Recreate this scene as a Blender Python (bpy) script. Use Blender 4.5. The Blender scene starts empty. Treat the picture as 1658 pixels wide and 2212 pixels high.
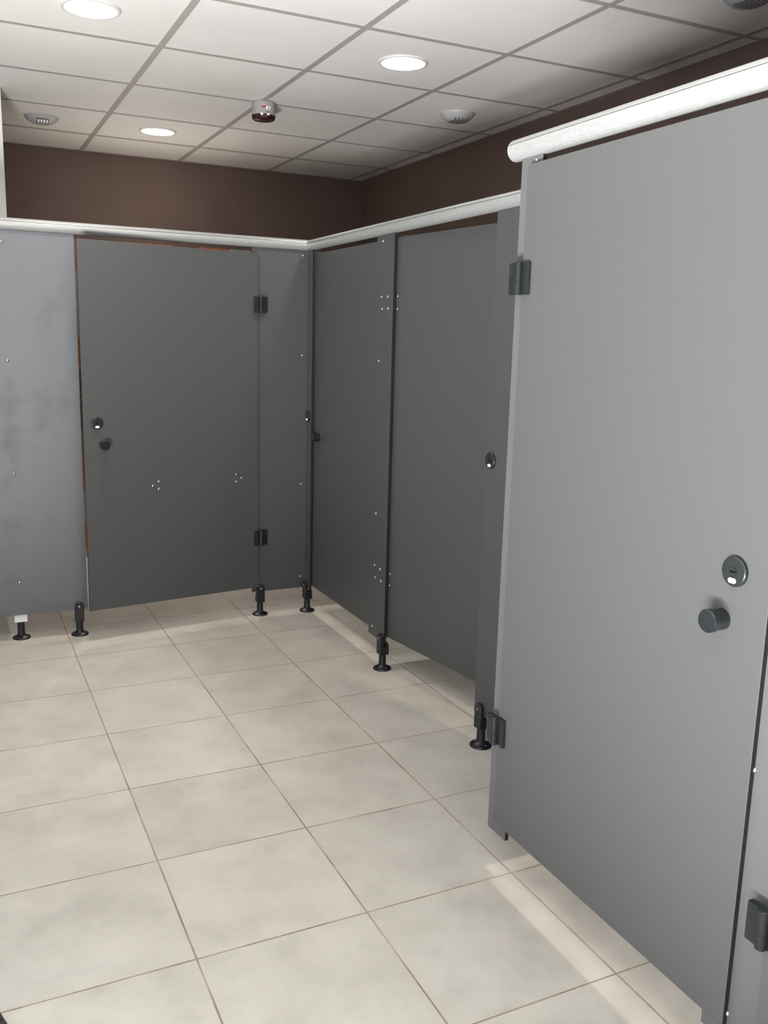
import bpy, bmesh, math, random
from mathutils import Vector, Matrix

random.seed(4)
PI = math.pi
COL = bpy.context.scene.collection
sc = bpy.context.scene

# ------------------------------------------------------------------ materials
def mat(name):
    m = bpy.data.materials.new(name)
    m.use_nodes = True
    nt = m.node_tree
    b = nt.nodes['Principled BSDF']
    return m, nt, b

def simple(name, col, rough=.5, metal=0., spec=.5, emis=None, estr=0.):
    m, nt, b = mat(name)
    b.inputs['Base Color'].default_value = (*col, 1)
    b.inputs['Roughness'].default_value = rough
    b.inputs['Metallic'].default_value = metal
    b.inputs['Specular IOR Level'].default_value = spec
    if emis:
        b.inputs['Emission Color'].default_value = (*emis, 1)
        b.inputs['Emission Strength'].default_value = estr
    return m

def N(nt, t, **kw):
    n = nt.nodes.new(t)
    for k, v in kw.items():
        setattr(n, k, v)
    return n

def math_node(nt, op, a, b=None, c=None):
    n = N(nt, 'ShaderNodeMath', operation=op)
    for i, v in enumerate((a, b, c)):
        if v is None:
            continue
        if isinstance(v, (int, float)):
            n.inputs[i].default_value = v
        else:
            nt.links.new(v, n.inputs[i])
    return n.outputs[0]

def noise(nt, vec, scale, detail=3., rough=.5):
    n = N(nt, 'ShaderNodeTexNoise')
    n.inputs['Scale'].default_value = scale
    n.inputs['Detail'].default_value = detail
    n.inputs['Roughness'].default_value = rough
    nt.links.new(vec, n.inputs['Vector'])
    return n.outputs['Fac']

def ramp(nt, fac, stops):
    r = N(nt, 'ShaderNodeValToRGB')
    els = r.color_ramp.elements
    while len(els) < len(stops):
        els.new(.5)
    for e, (p, c) in zip(els, stops):
        e.position = p
        e.color = (*c, 1) if len(c) == 3 else c
    nt.links.new(fac, r.inputs['Fac'])
    return r.outputs['Color']

def mixc(nt, fac, a, b):
    n = N(nt, 'ShaderNodeMix', data_type='RGBA')
    if isinstance(fac, (int, float)):
        n.inputs[0].default_value = fac
    else:
        nt.links.new(fac, n.inputs[0])
    for i, v in ((6, a), (7, b)):
        if isinstance(v, tuple):
            n.inputs[i].default_value = (*v, 1)
        else:
            nt.links.new(v, n.inputs[i])
    return n.outputs[2]

def bump(nt, b, h, strength=.1, dist=.002):
    n = N(nt, 'ShaderNodeBump')
    n.inputs['Strength'].default_value = strength
    n.inputs['Distance'].default_value = dist
    nt.links.new(h, n.inputs['Height'])
    nt.links.new(n.outputs['Normal'], b.inputs['Normal'])

def laminate(name, col, smudge=False, rough=.42):
    m, nt, b = mat(name)
    co = N(nt, 'ShaderNodeTexCoord').outputs['Object']
    f = noise(nt, co, 420., 2.)
    c = ramp(nt, f, [(.3, tuple(x * .93 for x in col)), (.7, tuple(x * 1.06 for x in col))])
    if smudge:
        mp = N(nt, 'ShaderNodeMapping')
        mp.inputs['Scale'].default_value = (1.2, 1., 1.)
        nt.links.new(co, mp.inputs['Vector'])
        s = noise(nt, mp.outputs[0], 9., 6., .62)
        s2 = noise(nt, mp.outputs[0], 2.3, 2., .5)
        k = math_node(nt, 'MULTIPLY', s, s2)
        mask = ramp(nt, k, [(.27, (0, 0, 0)), (.42, (1, 1, 1))])
        c = mixc(nt, math_node(nt, 'MULTIPLY', mask, .38), c, tuple(x * .55 for x in (col[0] * 1.08, col[1], col[2] * .98)))
        rr = ramp(nt, k, [(.22, (rough, rough, rough)), (.4, (rough + .16,) * 3)])
        nt.links.new(rr, b.inputs['Roughness'])
    else:
        b.inputs['Roughness'].default_value = rough
    nt.links.new(c, b.inputs['Base Color'])
    b.inputs['Specular IOR Level'].default_value = .45
    if smudge:
        b.inputs['Specular IOR Level'].default_value = .75
    bump(nt, b, noise(nt, co, 300., 2.), .06, .001)
    return m

M = {}
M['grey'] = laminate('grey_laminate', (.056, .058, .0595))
M['grey_daylit'] = laminate('grey_laminate_daylit', (.076, .0765, .0775))  # same laminate lightened, daylight on the near cubicles painted into its colour
M['grey_strip'] = laminate('grey_laminate_strip', (.098, .099, .101))  # same laminate lightened once more, near daylight painted in
M['grey_smudged'] = laminate('grey_laminate_smudged', (.086, .094, .106), True, .43)  # smudged; base colour raised and blued to paint in the window light
M['edge'] = simple('laminate_core', (.016, .0115, .0105), .55, spec=.3)
M['black'] = simple('black_nylon', (.0065, .008, .011), .38)
M['hinge'] = simple('dark_grey_nylon', (.012, .014, .0145), .27, spec=.34)
M['lock'] = simple('dark_lock_plate', (.014, .0165, .017), .30)
M['knob'] = simple('dark_knob_nylon', (.010, .0135, .015), .25)
M['slot'] = simple('lock_slot', (.002, .002, .002), .8, spec=.05)
M['indicator'] = simple('white_indicator', (.95, .95, .95), .3, emis=(1, 1, 1), estr=.35)  # small emission added so the plain white window reads bright
M['steel'] = simple('stainless_steel', (.42, .41, .40), .3, 1.)
M['white_plastic'] = simple('white_plastic', (.80, .82, .82), .4)
M['device_white'] = simple('device_white', (.37, .37, .385), .45)
M['device_dark'] = simple('device_dark', (.09, .09, .092), .5)
M['slit'] = simple('vent_slit', (.05, .047, .045), .6)
M['device_cell'] = simple('device_cell', (.88, .88, .90), .35, emis=(1, 1, 1), estr=.10)
M['siren_grey'] = simple('siren_grey', (.31, .31, .30), .42)
M['siren_lens'] = simple('siren_red_lens', (.030, .006, .007), .18)
M['siren_red'] = simple('sticker_red', (.36, .012, .03), .5)
M['sticker_white'] = simple('sticker_white', (.78, .78, .80), .5)
M['sticker_grey'] = simple('sticker_grey', (.27, .27, .29), .5)
M['led'] = simple('downlight_diffuser', (.95, .95, .95), .5, emis=(1., .985, .96), estr=9.)
M['ring'] = simple('downlight_ring', (.62, .61, .60), .4)
M['wall_white'] = simple('white_wall_paint', (.80, .81, .80), .6)

def make_rail_mat():
    m, nt, b = mat('anodised_rail')
    co = N(nt, 'ShaderNodeTexCoord').outputs['Object']
    mp = N(nt, 'ShaderNodeMapping')
    mp.inputs['Scale'].default_value = (.4, 1., 1.)
    nt.links.new(co, mp.inputs['Vector'])
    c = ramp(nt, noise(nt, mp.outputs[0], 160., 2.), [(.3, (.315, .325, .325)), (.7, (.36, .37, .365))])
    nt.links.new(c, b.inputs['Base Color'])
    b.inputs['Roughness'].default_value = .30
    b.inputs['Metallic'].default_value = .30
    return m
M['rail'] = make_rail_mat()
M['groove'] = simple('rail_groove', (.16, .16, .165), .5)

FX, FY, FS = .4554, 1.9053, .45
def make_floor_mat():
    m, nt, b = mat('floor_tiles')
    co = N(nt, 'ShaderNodeTexCoord').outputs['Object']
    sp = N(nt, 'ShaderNodeSeparateXYZ')
    nt.links.new(co, sp.inputs[0])
    def cell(axis, o):
        u = math_node(nt, 'DIVIDE', math_node(nt, 'SUBTRACT', sp.outputs[axis], o - 90 * FS), FS)
        fr = math_node(nt, 'FRACT', u)
        d = math_node(nt, 'ABSOLUTE', math_node(nt, 'SUBTRACT', fr, .5))
        return math_node(nt, 'FLOOR', u), math_node(nt, 'MULTIPLY', math_node(nt, 'SUBTRACT', .5, d), FS)
    ix, dx = cell(0, FX)
    iy, dy = cell(1, FY)
    d = math_node(nt, 'MINIMUM', dx, dy)
    wob = math_node(nt, 'MULTIPLY', math_node(nt, 'SUBTRACT', noise(nt, co, 60., 2.), .5), .0016)
    gm = N(nt, 'ShaderNodeMapRange', interpolation_type='SMOOTHSTEP')
    nt.links.new(math_node(nt, 'ADD', d, wob), gm.inputs[0])
    gm.inputs[1].default_value = .0015
    gm.inputs[2].default_value = .0031
    gm.inputs[3].default_value = 1.
    gm.inputs[4].default_value = 0.
    grout = gm.outputs[0]
    # cloudy stoneware glaze, shifted per tile
    cb = N(nt, 'ShaderNodeCombineXYZ')
    nt.links.new(math_node(nt, 'MULTIPLY', ix, 3.7), cb.inputs[0])
    nt.links.new(math_node(nt, 'MULTIPLY', iy, 5.3), cb.inputs[1])
    va = N(nt, 'ShaderNodeVectorMath', operation='ADD')
    nt.links.new(co, va.inputs[0])
    nt.links.new(cb.outputs[0], va.inputs[1])
    base = ramp(nt, noise(nt, va.outputs[0], 5.5, 5., .6), [(.28, (.408, .384, .340)), (.5, (.484, .458, .410)), (.75, (.545, .517, .468))])
    mp2 = N(nt, 'ShaderNodeMapping')
    mp2.inputs['Scale'].default_value = (1., 1.9, 1.)
    nt.links.new(va.outputs[0], mp2.inputs['Vector'])
    st = ramp(nt, noise(nt, mp2.outputs[0], 8.5, 6., .68), [(.56, (0, 0, 0)), (.74, (1, 1, 1))])
    base = mixc(nt, math_node(nt, 'MULTIPLY', st, .33), base, (.34, .325, .30))
    wn = N(nt, 'ShaderNodeTexWhiteNoise', noise_dimensions='3D')
    nt.links.new(cb.outputs[0], wn.inputs[0])
    hv = N(nt, 'ShaderNodeHueSaturation')
    nt.links.new(base, hv.inputs['Color'])
    nt.links.new(math_node(nt, 'ADD', math_node(nt, 'MULTIPLY', wn.outputs['Value'], .06), .97), hv.inputs['Value'])
    # dark specks of dirt
    vo = N(nt, 'ShaderNodeTexVoronoi')
    vo.inputs['Scale'].default_value = 9.
    nt.links.new(co, vo.inputs['Vector'])
    speck = ramp(nt, vo.outputs['Distance'], [(.012, (1, 1, 1)), (.022, (0, 0, 0))])
    c = mixc(nt, math_node(nt, 'MULTIPLY', speck, .8), hv.outputs[0], (.10, .085, .07))
    gcol = ramp(nt, noise(nt, co, 7., 4.), [(.3, (.185, .135, .095)), (.52, (.30, .235, .18)), (.75, (.42, .36, .30))])
    c = mixc(nt, grout, c, gcol)
    nt.links.new(c, b.inputs['Base Color'])
    rr = mixc(nt, grout, (.36, .36, .36), (.8, .8, .8))
    nt.links.new(rr, b.inputs['Roughness'])
    b.inputs['Specular IOR Level'].default_value = .35
    h = math_node(nt, 'SUBTRACT', math_node(nt, 'MULTIPLY', noise(nt, co, 30., 3.), .15), grout)
    bump(nt, b, h, .35, .0015)
    return m
M['floor'] = make_floor_mat()

def make_paint(name, c0, c1, scale=3.5, rough=.55):
    m, nt, b = mat(name)
    co = N(nt, 'ShaderNodeTexCoord').outputs['Object']
    nt.links.new(ramp(nt, noise(nt, co, scale, 4.), [(.3, c0), (.7, c1)]), b.inputs['Base Color'])
    b.inputs['Roughness'].default_value = rough
    b.inputs['Specular IOR Level'].default_value = .35
    bump(nt, b, noise(nt, co, 160., 3.), .12, .002)
    return m
M['brown'] = make_paint('brown_wall_paint', (.158, .108, .093), (.176, .121, .105))
M['tile_ceiling'] = make_paint('ceiling_tile_board', (.70, .68, .67), (.75, .735, .725), 2.)
M['tbar'] = simple('ceiling_grid_bar', (.36, .335, .325), .5)
M['angle'] = simple('ceiling_edge_angle', (.33, .30, .285), .5)
for k, c in dict(t_orange=(.44, .105, .028), t_grey=(.34, .325, .30), t_brown=(.115, .065, .035), t_ochre=(.26, .13, .05)).items():
    M[k] = simple('wall_tile_' + k[2:], c, .25)
M['t_joint'] = simple('wall_tile_joint', (.62, .60, .56), .7)

def make_mat_rubber():
    m, nt, b = mat('ribbed_mat_fibre')
    co = N(nt, 'ShaderNodeTexCoord').outputs['Object']
    c = ramp(nt, noise(nt, co, 240., 3.), [(.3, (.012, .011, .010)), (.7, (.05, .047, .043))])
    nt.links.new(c, b.inputs['Base Color'])
    b.inputs['Roughness'].default_value = .9
    return m
M['mat'] = make_mat_rubber()

# ------------------------------------------------------------------ mesh helpers
def obj(name, bm, m, parent=None, loc=None, rotz=0., smooth=False):
    me = bpy.data.meshes.new(name)
    bm.normal_update()
    bm.to_mesh(me)
    bm.free()
    for x in (m if isinstance(m, (list, tuple)) else [m]):
        me.materials.append(x)
    if smooth:
        for p in me.polygons:
            p.use_smooth = True
        me.set_sharp_from_angle(angle=math.radians(35))
    o = bpy.data.objects.new(name, me)
    COL.objects.link(o)
    if loc is not None:
        o.location = loc
    o.rotation_euler = (0, 0, rotz)
    if parent:
        o.parent = parent
    return o

def thing(name, label, cat, loc=(0, 0, 0), rotz=0., group=None):
    o = bpy.data.objects.new(name, None)
    COL.objects.link(o)
    o.empty_display_size = .1
    o.location = loc
    o.rotation_euler = (0, 0, rotz)
    o['label'] = label
    o['category'] = cat
    o['kind'] = 'thing'
    if group:
        o['group'] = group
    return o

def struct(name, bm, m, parent=None):
    o = obj(name, bm, m, parent)
    o['kind'] = 'structure'
    return o

def copy_tree(o, parent=None):
    c = o.copy()
    COL.objects.link(c)
    c.parent = parent
    for ch in list(o.children):
        copy_tree(ch, c)
    return c

def add_box(bm, lo, hi, mi=0):
    (x0, y0, z0), (x1, y1, z1) = lo, hi
    v = [bm.verts.new(p) for p in ((x0, y0, z0), (x1, y0, z0), (x1, y1, z0), (x0, y1, z0), (x0, y0, z1), (x1, y0, z1), (x1, y1, z1), (x0, y1, z1))]
    fs = []
    for idx in ((3, 2, 1, 0), (4, 5, 6, 7), (0, 1, 5, 4), (1, 2, 6, 5), (2, 3, 7, 6), (3, 0, 4, 7)):
        f = bm.faces.new([v[i] for i in idx])
        f.material_index = mi
        fs.append(f)
    return fs

def box(lo, hi, bev=0., seg=2):
    bm = bmesh.new()
    add_box(bm, lo, hi)
    if bev:
        bmesh.ops.bevel(bm, geom=bm.edges[:], offset=bev, segments=seg, affect='EDGES', profile=.5)
    return bm

def lathe(profile, seg=32, axis='Z', bm=None, mi=0):
    """profile: (radius, height) list; revolved about the axis. axis 'Y' runs towards -Y (out of a door face)."""
    bm = bm or bmesh.new()
    rings = []
    for r, h in profile:
        ring = []
        if r < 1e-6:
            ring = [bm.verts.new((0, 0, h) if axis == 'Z' else (0, -h, 0))]
        else:
            for k in range(seg):
                a = 2 * PI * k / seg
                p = (r * math.cos(a), r * math.sin(a), h) if axis == 'Z' else (r * math.cos(a), -h, r * math.sin(a))
                ring.append(bm.verts.new(p))
        rings.append(ring)
    for a, b in zip(rings, rings[1:]):
        for k in range(seg):
            k2 = (k + 1) % seg
            if len(a) == 1 and len(b) == 1:
                continue
            if len(a) == 1:
                f = bm.faces.new((a[0], b[k2], b[k]))
            elif len(b) == 1:
                f = bm.faces.new((a[k], a[k2], b[0]))
            else:
                f = bm.faces.new((a[k], a[k2], b[k2], b[k]))
            f.material_index = mi
    for ring in (rings[0], rings[-1]):
        if len(ring) > 1:
            f = bm.faces.new(ring)
            f.material_index = mi
    bmesh.ops.recalc_face_normals(bm, faces=bm.faces[:])
    return bm

def slab(outline, y0, y1, bev=.0008):
    """flat sheet: outline in local x,z, thickness along y. Faces get slot 0, its cut edge slot 1."""
    bm = bmesh.new()
    a = [bm.verts.new((x, y0, z)) for x, z in outline]
    b = [bm.verts.new((x, y1, z)) for x, z in outline]
    bm.faces.new(a)
    bm.faces.new(b[::-1])
    n = len(a)
    for i in range(n):
        bm.faces.new((a[i], b[i], b[(i + 1) % n], a[(i + 1) % n]))
    bmesh.ops.recalc_face_normals(bm, faces=bm.faces[:])
    if bev:
        rim = [e for e in bm.edges if abs(e.verts[0].co.y - e.verts[1].co.y) < 1e-6]
        bmesh.ops.bevel(bm, geom=rim, offset=bev, segments=1, affect='EDGES')
    bm.normal_update()
    for f in bm.faces:
        f.material_index = 0 if abs(f.normal.y) > .6 else 1
    return bm

def rect(x0, x1, z0, z1, r=(0, 0, 0, 0)):
    """corner radii in the order bottom-left, bottom-right, top-right, top-left"""
    pts = []
    for (cx, cz, sx, sz, a0), rr in zip(((x0, z0, 1, 1, PI), (x1, z0, -1, 1, 1.5 * PI), (x1, z1, -1, -1, 0), (x0, z1, 1, -1, .5 * PI)), r):
        if rr <= 0:
            pts.append((cx, cz))
        else:
            for k in range(6):
                a = a0 + .5 * PI * k / 5
                pts.append((cx + sx * rr + rr * math.cos(a), cz + sz * rr + rr * math.sin(a)))
    return pts

GR = [M['grey'], M['edge']]
GP = [M['grey_daylit'], M['edge']]

# ------------------------------------------------------------------ shared hardware (built once, then copied piece by piece)
_protos = {}
def part(key, build, parent, loc, rotz=0., mirror=False):
    """first use builds the piece(s), later uses copy them; every piece is parented straight to `parent`"""
    if key not in _protos:
        _protos[key] = build()
        made = _protos[key]
    else:
        made = [copy_tree(o) for o in _protos[key]]
    for o in made:
        o.parent = parent
        o.location = loc
        o.rotation_euler = (0, 0, rotz)
        if mirror:
            o.scale = (-1, 1, 1)
    return made

def join(*bms):
    """put several bmeshes into one; each may carry its own material index"""
    out = bmesh.new()
    for b_, mi in bms:
        for f in b_.faces:
            f.material_index = mi
        me = bpy.data.meshes.new('tmp')
        b_.to_mesh(me)
        b_.free()
        out.from_mesh(me)
        bpy.data.meshes.remove(me)
    return out

def build_screw():
    return [obj('screw', lathe([(.0068, 0), (.0066, .0012), (.005, .0030), (.0026, .0040), (0, .0042)], 14, 'Y'), M['steel'], smooth=True)]

def build_lock():
    plate = lathe([(.0288, 0), (.0288, .0062), (.0272, .0082), (.0262, .0085), (.0098, .0085), (.0096, .0078), (0, .0078)], 40, 'Y')
    disc = lathe([(.0086, .0079), (.0086, .0092), (0, .0092)], 24, 'Y')
    slot = box((-.0066, -.0097, -.0016), (.0066, -.0088, .0016))
    o = obj('lock', join((plate, 0), (disc, 0), (slot, 1)), [M['lock'], M['slot']], smooth=True)
    pts = []                                   # white oval window under the turn disc
    for sx, a0 in ((1, -.5 * PI), (-1, .5 * PI)):
        for k in range(9):
            a = a0 + PI * k / 8
            pts.append((sx * .0046 + .0048 * math.cos(a), -.0170 + .0048 * math.sin(a)))
    i = obj('lock_indicator', slab(pts, -.0094, -.0080, 0), M['indicator'])
    i['label'] = 'small white oval indicator'
    return [o, i]

def build_knob():
    return [obj('knob', lathe([(.0205, 0), (.0205, .0262), (.0222, .0272), (.0226, .0282), (.0226, .0385), (.0212, .0402), (0, .0406)], 40, 'Y'), M['knob'], smooth=True)]

def build_hinge():
    """pair of thick leaves with a two-knuckle barrel; x=0 is the pin line, +x the door side, y=0 the door face"""
    H = .0395
    fixed = box((-.037, -.0095, -H), (-.004, .0118, H), .0028)
    moving = box((.004, -.0165, -H), (.036, -.0003, H), .0030)
    pin = lathe([(.0100, -H - .0005), (.0112, -H + .001), (.0112, -.0098), (.0102, -.0092), (.0102, -.0084), (.0112, -.0078), (.0112, H - .001), (.0100, H + .0005)], 24, 'Z')
    bmesh.ops.translate(pin, verts=pin.verts[:], vec=(0, -.0125, 0))
    return [obj('hinge', join((fixed, 0), (moving, 0), (pin, 0)), M['hinge'], smooth=True)]

FLANGE = [(.041, 0), (.0415, .003), (.039, .0075), (.026, .012), (.0185, .018), (.0165, .026), (.0160, .080), (0, .080)]
def build_foot():
    """adjustable foot: flange on the floor, stem, forked clamp that holds the panel bottom. The panel front is y=-.004."""
    o = obj('foot', lathe(FLANGE, 36), M['black'], smooth=True)
    def tongue(x0, x1, z0, z1, y0, y1, bev):
        pts = [(x0, z0), (x1, z0)]
        r = (x1 - x0) / 2
        for k in range(13):
            a = PI * k / 12
            pts.append(((x0 + x1) / 2 + r * math.cos(a), z1 - r + r * math.sin(a)))
        return slab(pts, y0, y1, bev)
    obj('clamp', join((tongue(-.0215, .0215, .070, .168, -.0215, -.0046, .003), 0),
                      (tongue(-.020, .020, .070, .125, .0100, .0230, .003), 0),
                      (box((-.0195, -.0050, .070), (.0195, .0105, .1100), .001), 0)), M['black'], o)
    s = obj('screw', lathe([(.0055, 0), (.005, .0018), (.0028, .0030), (0, .0032)], 14, 'Y'), M['steel'], o, smooth=True)
    s.location = (0, -.0212, .1475)
    for sx, sy in ((-.0295, -.006), (.0285, .006)):
        f = obj('screw', lathe([(.0042, 0), (.0038, .0014), (0, .0022)], 12), M['steel'], o, smooth=True)
        f.location = (sx, sy, .0105)
    return [o]

def screw(p, x, z, y=0.):
    return part('screw', build_screw, p, (x, y, z))

# ------------------------------------------------------------------ toilet cubicles
R90 = -.5 * PI      # right-hand row: local x runs towards the viewer (-Y), local y into the stall (+X)
T = .0130
YF = 4.468          # front of the far row
XR = 1.700          # front of the right-hand row
XN = 1.317          # front of the near cubicles
TOP = 1.9100
XL = -.50

def cubicle(label, x, y):
    return thing('toilet_cubicle', label, 'cubicle', (x, y, 0), 0, 'grey toilet cubicles')

def panel(cub, loc, rotz, x0, x1, z0, mats=GR, name='panel', z1=TOP):
    o = obj(name, slab(rect(x0, x1, z0, z1), 0, T), mats, cub, Vector(loc) - cub.location, rotz)
    return o

def foot(cub, loc, rotz, x, y=.004):
    """a foot given in the coordinates of a panel placed at loc / rotz"""
    p = Vector(loc) + Matrix.Rotation(rotz, 3, 'Z') @ Vector((x, y, 0))
    return part('foot', build_foot, cub, p - cub.location, rotz)

def door(cub, loc, rotz, s, w, z0, z1, hinges=(), lock=None, knob=None, over=.006, mats=GR):
    xs = sorted((-s * over, s * w))
    rad = (0, 0, 0, .016) if s > 0 else (0, 0, .016, 0)
    t = obj('door', slab(rect(xs[0], xs[1], z0, z1, rad), 0, .012, .0007), mats, cub, Vector(loc) - cub.location, rotz)
    for z in hinges:
        part('hinge', build_hinge, t, (-s * .005, 0, z), 0, s < 0)
    if lock:
        part('lock', build_lock, t, (s * lock[0], 0, lock[1]))
    if knob:
        part('knob', build_knob, t, (s * knob[0], 0, knob[1]))
    return t

def partition(cub, x0, x1, z0, rotz, loc):
    return obj('partition', slab(rect(x0, x1, z0, TOP), 0, T), GR, cub, Vector(loc) - cub.location, rotz)

# --- far cubicle
cF = cubicle('far grey toilet cubicle with its door ajar and a smudged wide panel on its left', .95, YF)
L = (0, YF, 0)
pA = panel(cF, L, 0, XL + .002, .553, .130, [M['grey_smudged'], M['edge']])
pA['label'] = 'wide smudged grey panel with a column of bright screws'
for z in (1.858, 1.337, .814, .291):
    screw(pA, .246, z)
foot(cF, L, 0, .512)
far = door(cF, (1.432, YF - .0135, 0), math.radians(8.4), -1, .896, .157, 1.880, (1.630, .427), (.834, 1.058), (.808, .957), over=-.005)
for cx, cz, d in ((.878, .744, 1), (1.313, .753, -1)):
    u = cx - 1.432
    for dx, dz in ((.012, .020), (.012, -.017), (-.018, 0)):
        screw(far, u + dx * d, cz + dz)
pB = panel(cF, L, 0, 1.398, 1.7085, .128)
for z in (1.885, 1.381, .702, .190):
    screw(pB, 1.670, z)
foot(cF, L, 0, 1.441)
q1 = partition(cF, 0, .960, .130, .5 * PI, (.2525, YF + T + .001, 0))
f1 = obj('foot', lathe(FLANGE[:-2] + [(.0160, .090), (0, .090)], 36), M['black'], cF, Vector((.246, YF + .050, 0)) - cF.location, 0, smooth=True)
wc = obj('cap', box((-.029, -.030, .088), (.029, .020, .1290), .002), M['white_plastic'], f1)
wc['label'] = 'white block on top of the foot'

# --- corner cubicle of the right-hand row (local x = -Y)
cC = cubicle('dark grey toilet cubicle in the inner corner with the slim screwed panel on its right', XR, 4.0)
L = (XR, 0, 0)
LC = (XR - .004, 0, 0)
pC = panel(cC, LC, R90, -4.4678, -4.402, .128, name='corner_strip')
part('lock', build_lock, pC, (-4.4400, 0, 1.067))
foot(cC, LC, R90, -4.442)
d1 = door(cC, (XR + .0150, 3.560, 0), R90, -1, .848, .148, 1.892, (), None, (.772, .966))
pD = panel(cC, L, R90, -3.640, -3.475, .128)
for x, z in ((-3.588, 1.654), (-3.526, 1.653), (-3.578, 1.603), (-3.520, 1.603),
             (-3.590, .463), (-3.532, .457), (-3.580, .408), (-3.520, .404), (-3.600, 1.381), (-3.590, .702), (-3.585, 1.885), (-3.600, .170)):
    screw(pD, x, z)
foot(cC, L, R90, -3.490)
partition(cC, XR + T + .002, 3.108, .130, 0, (0, YF + .004, 0))

# --- middle cubicle of the right-hand row
cM = cubicle('dark grey toilet cubicle with its door pushed inwards, half hidden behind the near cubicle', XR, 2.9)
d2 = door(cM, (XR + .0210, 3.484, 0), math.radians(-90 + 8.0), 1, .700, .152, 1.895, ())
for z in (1.655, 1.603, .447, .395):
    screw(d2, .0075, z)
pE = panel(cM, L, R90, -2.688, -1.983, .120)
part('lock', build_lock, pE, (-2.652, 0, 1.067))
foot(cM, L, R90, -2.638)
partition(cM, XR + T + .003, 3.108, .130, 0, (0, 3.530, 0))

# --- near cubicle
cN = cubicle('big daylit grey toilet cubicle nearest the viewer with round lock plate and cylindrical knob', XN, 1.5)
L = (XN, 0, 0)
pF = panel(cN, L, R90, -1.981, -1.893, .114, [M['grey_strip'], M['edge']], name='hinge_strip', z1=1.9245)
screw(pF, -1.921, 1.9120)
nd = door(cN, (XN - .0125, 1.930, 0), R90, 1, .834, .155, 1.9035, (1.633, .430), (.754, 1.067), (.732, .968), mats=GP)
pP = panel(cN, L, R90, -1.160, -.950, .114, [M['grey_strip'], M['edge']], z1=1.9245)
for z in (.701, .180, 1.22, 1.87):
    screw(pP, -1.098, z)
partition(cN, XN + T + .002, 3.108, .118, 0, (0, 1.948, 0))
foot(cN, (0, 1.948, 0), 0, 2.7)

# --- next cubicle, cut off by the right edge
cE = cubicle('next toilet cubicle cut off by the right edge, only a hinge and door edge showing', XN, .6)
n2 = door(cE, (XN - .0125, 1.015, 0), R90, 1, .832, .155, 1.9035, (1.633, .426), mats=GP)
panel(cE, L, R90, -.225, 2.19, .114, GP)  # unseen long panel, added to block light behind the near row
foot(cE, L, R90, -.20)

# head rails
def rail(label, loc, rotz, x0, x1, skew0=0., skew1=0.):
    t = thing('head_rail', label, 'rail', loc, rotz)
    Rr = .0265
    prof = []
    n = 22
    for k in range(n):
        a = -.5 * PI + 2 * PI * (k + .5) / n
        prof.append((a, Rr, 0))
    pts = []
    for k, (a, r, _) in enumerate(prof):
        deg = math.degrees(a) % 360
        pts.append((deg, r))
    keep = [(sd + q, Rr) for sd in (156, 24) for q in (-4.0, 4.0)]
    for side in (156, 24):
        pts += [(side - 4.0, Rr), (side - 3.6, Rr - .003), (side + 3.6, Rr - .003), (side + 4.0, Rr)]
    pts = sorted(p for p in pts if not any(abs(p[0] - s) < 5 and p not in keep and p[1] == Rr for s in (156, 24)))
    bm = bmesh.new()
    A, B = [], []
    for deg, r in pts:
        y, z = r * math.cos(math.radians(deg)), r * math.sin(math.radians(deg))
        A.append(bm.verts.new((x0 + skew0 * y, y, z)))
        B.append(bm.verts.new((x1 + skew1 * y, y, z)))
    m = len(A)
    for i in range(m):
        j = (i + 1) % m
        f = bm.faces.new((A[i], A[j], B[j], B[i]))
        if pts[i][1] < Rr and pts[j][1] < Rr:
            f.material_index = 1
    bm.faces.new(A)
    bm.faces.new(B)
    bmesh.ops.recalc_face_normals(bm, faces=bm.faces[:])
    obj('extrusion', bm, [M['rail'], M['groove']], t, smooth=False)
    return t
r1 = rail('silver head rail along the top of the far row, up to the inner corner', (0, YF + .0065, 1.9365), 0, XL + .002, XR + .0065, 0, 1.)
r2 = rail('silver head rail over the right-hand row, from the inner corner to the near cubicle', (XR + .0065, 0, 1.9365), R90, -(YF + .0065), -1.966, -1., 0)
s_ = part('screw', build_screw, r2, (-(YF - .036), -.0235, -.010), 0)
r3 = rail('thick bright head rail over the big near door, with a rounded free end', (XN + .0065, 0, 1.9495), R90, -2.020, .10)
cap = lathe([(.0250, 0), (.0250, .002), (.0226, .004), (0, .0045)], 28, 'Y')
bmesh.ops.rotate(cap, verts=cap.verts[:], cent=(0, 0, 0), matrix=Matrix.Rotation(-.5 * PI, 3, 'Z'))
obj('end_cap', cap, M['rail'], r3, (-2.020, 0, 0), smooth=True)

# ------------------------------------------------------------------ room shell
CZ = 2.7288
XW, YW, YB = 3.115, 6.985, -2.2
bm = bmesh.new(); add_box(bm, (XL - .1, YB - .1, -.1), (XW + .1, YW + .1, 0)); struct('floor', bm, M['floor'])
bm = bmesh.new(); add_box(bm, (XL - .1, YB - .1, CZ), (XW + .1, YW + .1, CZ + .1)); struct('ceiling', bm, M['tile_ceiling'])
bm = bmesh.new(); add_box(bm, (XL, YW, 0), (XW, YW + .1, CZ)); struct('wall_back', bm, M['brown'])
bm = bmesh.new(); add_box(bm, (XW, YB, 0), (XW + .1, YW, CZ)); struct('wall_right', bm, M['brown'])
# left wall with the glazed entrance opening that lights the room
DY0, DY1, DZ = -1.15, 2.70, 2.05
bm = bmesh.new()
add_box(bm, (XL - .1, YB, 0), (XL, DY0, CZ)); add_box(bm, (XL - .1, DY1, 0), (XL, YW, CZ)); add_box(bm, (XL - .1, DY0, DZ), (XL, DY1, CZ))
struct('wall_left', bm, M['wall_white'])
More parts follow.
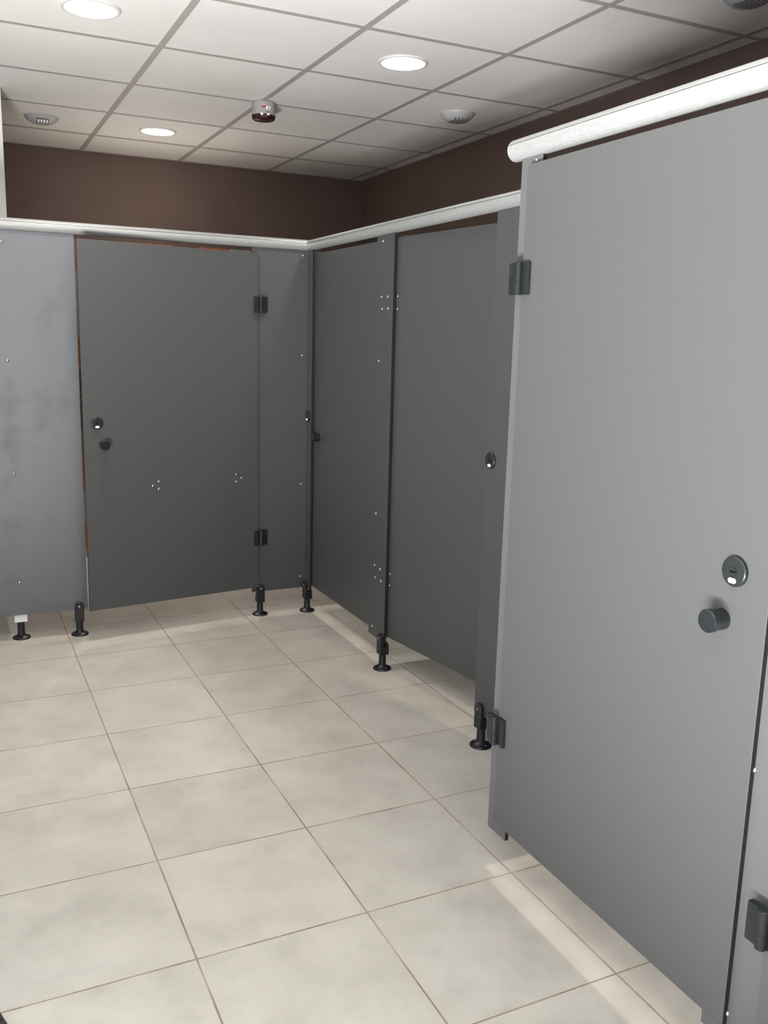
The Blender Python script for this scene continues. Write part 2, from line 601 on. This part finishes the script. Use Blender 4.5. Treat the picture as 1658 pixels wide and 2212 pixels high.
# white cross wall between the last stalls, its end showing at the left of the photo
bm = bmesh.new(); add_box(bm, (XL, 5.45, 0), (.334, 5.60, CZ)); struct('wall_inner', bm, M['wall_white'])
bm = bmesh.new(); add_box(bm, (XL, YB - .1, 0), (XW, YB, CZ)); struct('wall_front', bm, M['wall_white'])

# tiled lower wall of the far stall
bm = bmesh.new()
TY, TZ, TS = 6.08, 2.043, .200
add_box(bm, (.336, TY, 0), (XW - .002, YW - .002, TZ - .002), 0)
colcols = ['t_orange', 't_grey', 't_grey', 't_orange', 't_brown', 't_brown', 't_ochre', 't_orange', 't_grey', 't_orange', 't_grey']
TM = ['t_orange', 't_grey', 't_brown', 't_ochre']
top_row = {0: 't_orange', 1: 't_orange', 2: 't_orange', 3: 't_orange', 4: 't_orange', 5: 't_brown', 6: 't_orange', 7: 't_grey'}
for i in range(14):
    for j in range(11):
        x0, z1 = .336 + .016 + TS * i, TZ - TS * j
        z0 = max(.004, z1 - TS)
        x1 = min(x0 + TS, XW - .004)
        if i in (1, 2):
            c = colcols[j]
        elif j == 0:
            c = top_row.get(i, 't_orange')
        else:
            c = random.choice(TM)
        add_box(bm, (x0 + .0025, TY - .004, z0 + .0025), (x1 - .0025, TY, z1 - .0025), 1 + TM.index(c))
struct('wall_tiled', bm, [M['t_joint']] + [M[k] for k in TM])

# ceiling grid
bm = bmesh.new()
CX, CY, CS, BW = .9356, 3.6404, .690, .0150
for p in range(-5, 4):
    x = CX + CS * p
    if x > XL:
        add_box(bm, (x - BW, YB, CZ - .0022), (x + BW, YW, CZ))
for q_ in range(-9, 5):
    y = CY + CS * q_
    if YB < y < YW:
        add_box(bm, (XL, y - BW, CZ - .0026), (XW, y + BW, CZ))
struct('trim_1', bm, M['tbar'])
bm = bmesh.new()
add_box(bm, (XL, YW - .022, CZ - .003), (XW, YW, CZ)); add_box(bm, (XW - .022, YB, CZ - .003), (XW, YW - .022, CZ))
struct('trim_2', bm, M['angle'])

# ------------------------------------------------------------------ things on the ceiling
def downlight(label, x, y):
    t = thing('downlight', label, 'ceiling light', (x, y, CZ), 0, 'recessed round downlights')
    return t
def build_light_parts(t):
    obj('trim_ring', lathe([(.101, -.0005), (.101, -.007), (.106, -.0085), (.114, -.006), (.117, -.0005)], 56), M['ring'], t, smooth=True)
    obj('diffuser', lathe([(.1005, -.0008), (.1005, -.0045), (.085, -.0058), (0, -.0065)], 48), M['led'], t, smooth=True)
dl = [downlight('large bright downlight cut off by the top edge of the photo', CX - .5 * CS, CY + .5 * CS)]
build_light_parts(dl[0])
for lab, p, q_ in (('bright round downlight nearest the right-hand wall vent', 1.5, .5), ('small-looking bright downlight close to the brown back wall', .5, 3.5)):
    c = copy_tree(dl[0])
    c.location = (CX + CS * p, CY + CS * q_, CZ)
    c['label'] = lab
    dl.append(c)

def dome(t, rim=.098):
    obj('housing', lathe([(rim, -.0003), (rim, -.004), (.092, -.013), (.078, -.027), (.062, -.040), (.056, -.0425), (0, -.0425)], 48), M['device_white'], t, smooth=True)

BOWL = [(.098, -.0003), (.098, -.004), (.093, -.011), (.083, -.022), (.066, -.033), (.044, -.041), (.022, -.0445), (0, -.0455)]
det = thing('ceiling_detector', 'round white detector with four pale cells in its dark window, beside the white wall', 'detector', (CX - .5 * CS, CY + 3.5 * CS, CZ))
obj('housing', lathe(BOWL, 56), M['device_white'], det, smooth=True)
def bowl_point(x, rr, out):
    # point of the bowl at lateral x and radius rr on the side facing the room, lifted off the surface
    for (ra, za), (rb, zb) in zip(BOWL[1:], BOWL[2:]):
        if rb <= rr <= ra:
            z = za + (zb - za) * (ra - rr) / (ra - rb)
            break
    return (x, -math.sqrt(max(rr * rr - x * x, 0)), z - out)
def patch(bm, x0, x1, r0, r1, out, nx=6, ny=5):
    rows = []
    for i in range(nx + 1):
        x = x0 + (x1 - x0) * i / nx
        rows.append([bm.verts.new(bowl_point(x, r0 + (r1 - r0) * k / ny, out)) for k in range(ny + 1)])
    for a, b in zip(rows, rows[1:]):
        for k in range(ny):
            bm.faces.new((a[k], b[k], b[k + 1], a[k + 1]))
    bmesh.ops.recalc_face_normals(bm, faces=bm.faces[:])
bm = bmesh.new()
patch(bm, -.032, .036, .040, .082, .0012)
win = obj('window', bm, M['device_dark'], det)
bm = bmesh.new()
for k in range(4):
    x = -.0215 + .0157 * k
    patch(bm, x - .0046, x + .0046, .050, .0745, .0022, 2)
obj('cells', bm, M['device_cell'], win)

def vent(label, x, y):
    t = thing('ceiling_vent', label, 'vent', (x, y, CZ), math.radians(-6), 'round slatted ceiling vents')
    dome(t)
    for k in range(5):
        cx = -.040 + .0185 * k
        L = .050 * math.sqrt(max(.05, 1 - (cx / .064) ** 2))
        bm = bmesh.new()
        n = 12
        prev = None
        for i in range(n + 1):
            t_ = i / n
            s = -L - .016 + (2 * L + .008) * t_
            # slanted, slightly bowed slots running from the front flank over the flat bottom
            px, py = cx - .12 * s + .004 * math.sin(PI * t_), s - .004
            rr = math.hypot(px, py)
            z = -.0425
            for (ra, za), (rb, zb) in zip(((.092, -.013), (.078, -.027), (.062, -.040)), ((.078, -.027), (.062, -.040), (.056, -.0425))):
                if rb <= rr <= ra:
                    z = za + (zb - za) * (ra - rr) / (ra - rb)
            z -= .0012
            cur = [bm.verts.new((px - .0032, py, z)), bm.verts.new((px + .0032, py, z))]
            if prev:
                bm.faces.new((prev[0], prev[1], cur[1], cur[0]))
            prev = cur
        g = bmesh.ops.extrude_face_region(bm, geom=bm.faces[:])
        bmesh.ops.translate(bm, verts=[v for v in g['geom'] if isinstance(v, bmesh.types.BMVert)], vec=(0, 0, .002))
        bmesh.ops.recalc_face_normals(bm, faces=bm.faces[:])
        obj('slot', bm, M['slit'], t)
    return t
v1 = vent('round white slatted vent between the bright downlight and the right wall', CX + 2.5 * CS, CY + 1.5 * CS)
v2 = copy_tree(v1)
v2.location = (CX + 2.5 * CS, CY - 1.5 * CS, CZ)
v2['label'] = 'dim slatted vent cut off at the top right corner of the photo'

sir = thing('alarm_siren', 'grey round alarm siren with a dark red lens hanging under a ceiling bar', 'alarm', (CX + CS + .013, CY + 2 * CS, CZ - .0025))
obj('body', lathe([(.058, 0), (.0625, -.001), (.0635, -.004), (.0640, -.056), (.0675, -.062), (.0675, -.068), (.060, -.068)], 48), M['siren_grey'], sir, smooth=True)
obj('lens', lathe([(.0650, -.0682), (.0660, -.074), (.0630, -.084), (.054, -.090), (.030, -.0945), (0, -.096)], 12), M['siren_lens'], sir)
def curved(bm, r, a0, a1, z0, z1, n=6):
    prev = None
    for i in range(n + 1):
        a = math.radians(a0 + (a1 - a0) * i / n)
        cur = [bm.verts.new((r * math.sin(a), -r * math.cos(a), z)) for z in (z0, z1)]
        if prev:
            bm.faces.new((prev[0], cur[0], cur[1], prev[1]))
        prev = cur
    bmesh.ops.recalc_face_normals(bm, faces=bm.faces[:])
    return bm
A0 = -12
st = obj('sticker', curved(bmesh.new(), .0646, A0 + 6, A0 + 40, -.046, -.024), M['sticker_white'], sir)
bm = bmesh.new()
curved(bm, .0650, A0 + 7, A0 + 39, -.0295, -.0245)
curved(bm, .0650, A0 + 15, A0 + 22, -.0445, -.0315, 2)
curved(bm, .0650, A0 + 27, A0 + 38, -.0455, -.0315, 3)
obj('print', bm, M['sticker_grey'], st)
rd = obj('red_emblem', curved(bmesh.new(), .0648, A0 - 13, A0 + 3.5, -.0385, -.0245), M['siren_red'], sir)
bm = bmesh.new()
curved(bm, .0652, A0 - 6.5, A0 - 3.5, -.0330, -.0300, 2)
curved(bm, .0648, A0 - 14, A0 + 4, -.0240, -.0212)
obj('emblem_mark', bm, M['sticker_white'], rd)
for a in (-6, 24):
    bm = bmesh.new()
    curved(bm, .0679, A0 + a - 14, A0 + a - 2, -.0760, -.0655, 3)
    obj('clip', bm, M['sticker_white'], sir)
bm = bmesh.new(); curved(bm, .0669, A0 + 7, A0 + 17, -.0600, -.0575, 3)
obj('vent_slit', bm, M['slot'], sir)

# ------------------------------------------------------------------ mat whose corner shows at the lower left
fm = thing('floor_mat', 'corner of a dark ribbed mat lying on the tiles at the lower left edge', 'mat', (.018, 1.908, 0), math.radians(16.5))
obj('backing', box((-.46, -1.0, 0), (0, 0, .006), .002), M['mat'], fm)
bm = bmesh.new()
for k in range(50):
    y = -.010 - .0198 * k
    add_box(bm, (-.452, y - .0055, .0055), (-.006, y + .0055, .0115))
obj('ribs', bm, M['mat'], fm)

# ------------------------------------------------------------------ light
def area(name, loc, rot, size, power, col=(1, 1, 1), size_y=None, shape='DISK'):
    l = bpy.data.lights.new(name, 'AREA')
    l.shape = shape
    l.size = size
    if size_y:
        l.size_y = size_y
    l.energy = power
    l.color = col
    o = bpy.data.objects.new(name, l)
    COL.objects.link(o)
    o.location = loc
    o.rotation_euler = rot
    return o
WARM = (1., .93, .84)
for i, (x, y, p) in enumerate(((CX - .5 * CS, CY + .5 * CS, 9.5), (CX + 1.5 * CS, CY + .5 * CS, 8.5), (CX + .5 * CS, CY + 3.5 * CS, 13.5),
                               (CX + 1.5 * CS, CY - 2.9 * CS, 11), (-.13, CY + 1.9 * CS, 4))):
    area('downlight_lamp', (x, y, CZ - .012), (0, 0, 0), .17, p, WARM).data.spread = math.radians(115)
# daylight through the glazed entrance in the left wall: open sky
area('entrance_daylight', (XL - .16, -.05, 1.0), (math.radians(90), 0, math.radians(-90)), 2.1, 36, (.84, .92, 1.), 1.9, 'RECTANGLE')
area('upward_fill', (XL - .55, .05, .012), (PI, 0, 0), 0.8, 700, (1., .985, .96), 2.1, 'RECTANGLE')  # added upward lamp, stands in for sunlight bounced off the ground
bm = bmesh.new(); add_box(bm, (XL - 3.1, -2.4, -.1), (XL - .1, 2.4, -.002)); struct('ground', bm, M['wall_white'])

w = bpy.data.worlds.new('world')
sc.world = w
w.use_nodes = True
bg = w.node_tree.nodes['Background']
bg.inputs['Color'].default_value = (.75, .86, 1., 1)
bg.inputs['Strength'].default_value = .6

# ------------------------------------------------------------------ camera
F_PX, YAW, PIT, ROL = 1937., .4516, -.1904, .0263
cy, sy, cp, sp, cr, sr = math.cos(YAW), math.sin(YAW), math.cos(PIT), math.sin(PIT), math.cos(ROL), math.sin(ROL)
f = Vector((sy * cp, cy * cp, sp))
r = Vector((cy, -sy, 0))
u = r.cross(f)
r2_, u2_ = cr * r + sr * u, -sr * r + cr * u
cam = bpy.data.cameras.new('camera')
co = bpy.data.objects.new('camera', cam)
COL.objects.link(co)
mw = Matrix((r2_, u2_, -f)).transposed().to_4x4()
mw.translation = (0, 0, 1.476)
co.matrix_world = mw
cam.sensor_fit = 'AUTO'
cam.sensor_width = 36.
cam.lens = 36. * F_PX / 2212.
cam.clip_start = .02
sc.camera = co
sc.view_settings.view_transform = 'Standard'
sc.view_settings.look = 'None'
sc.view_settings.exposure = 0.
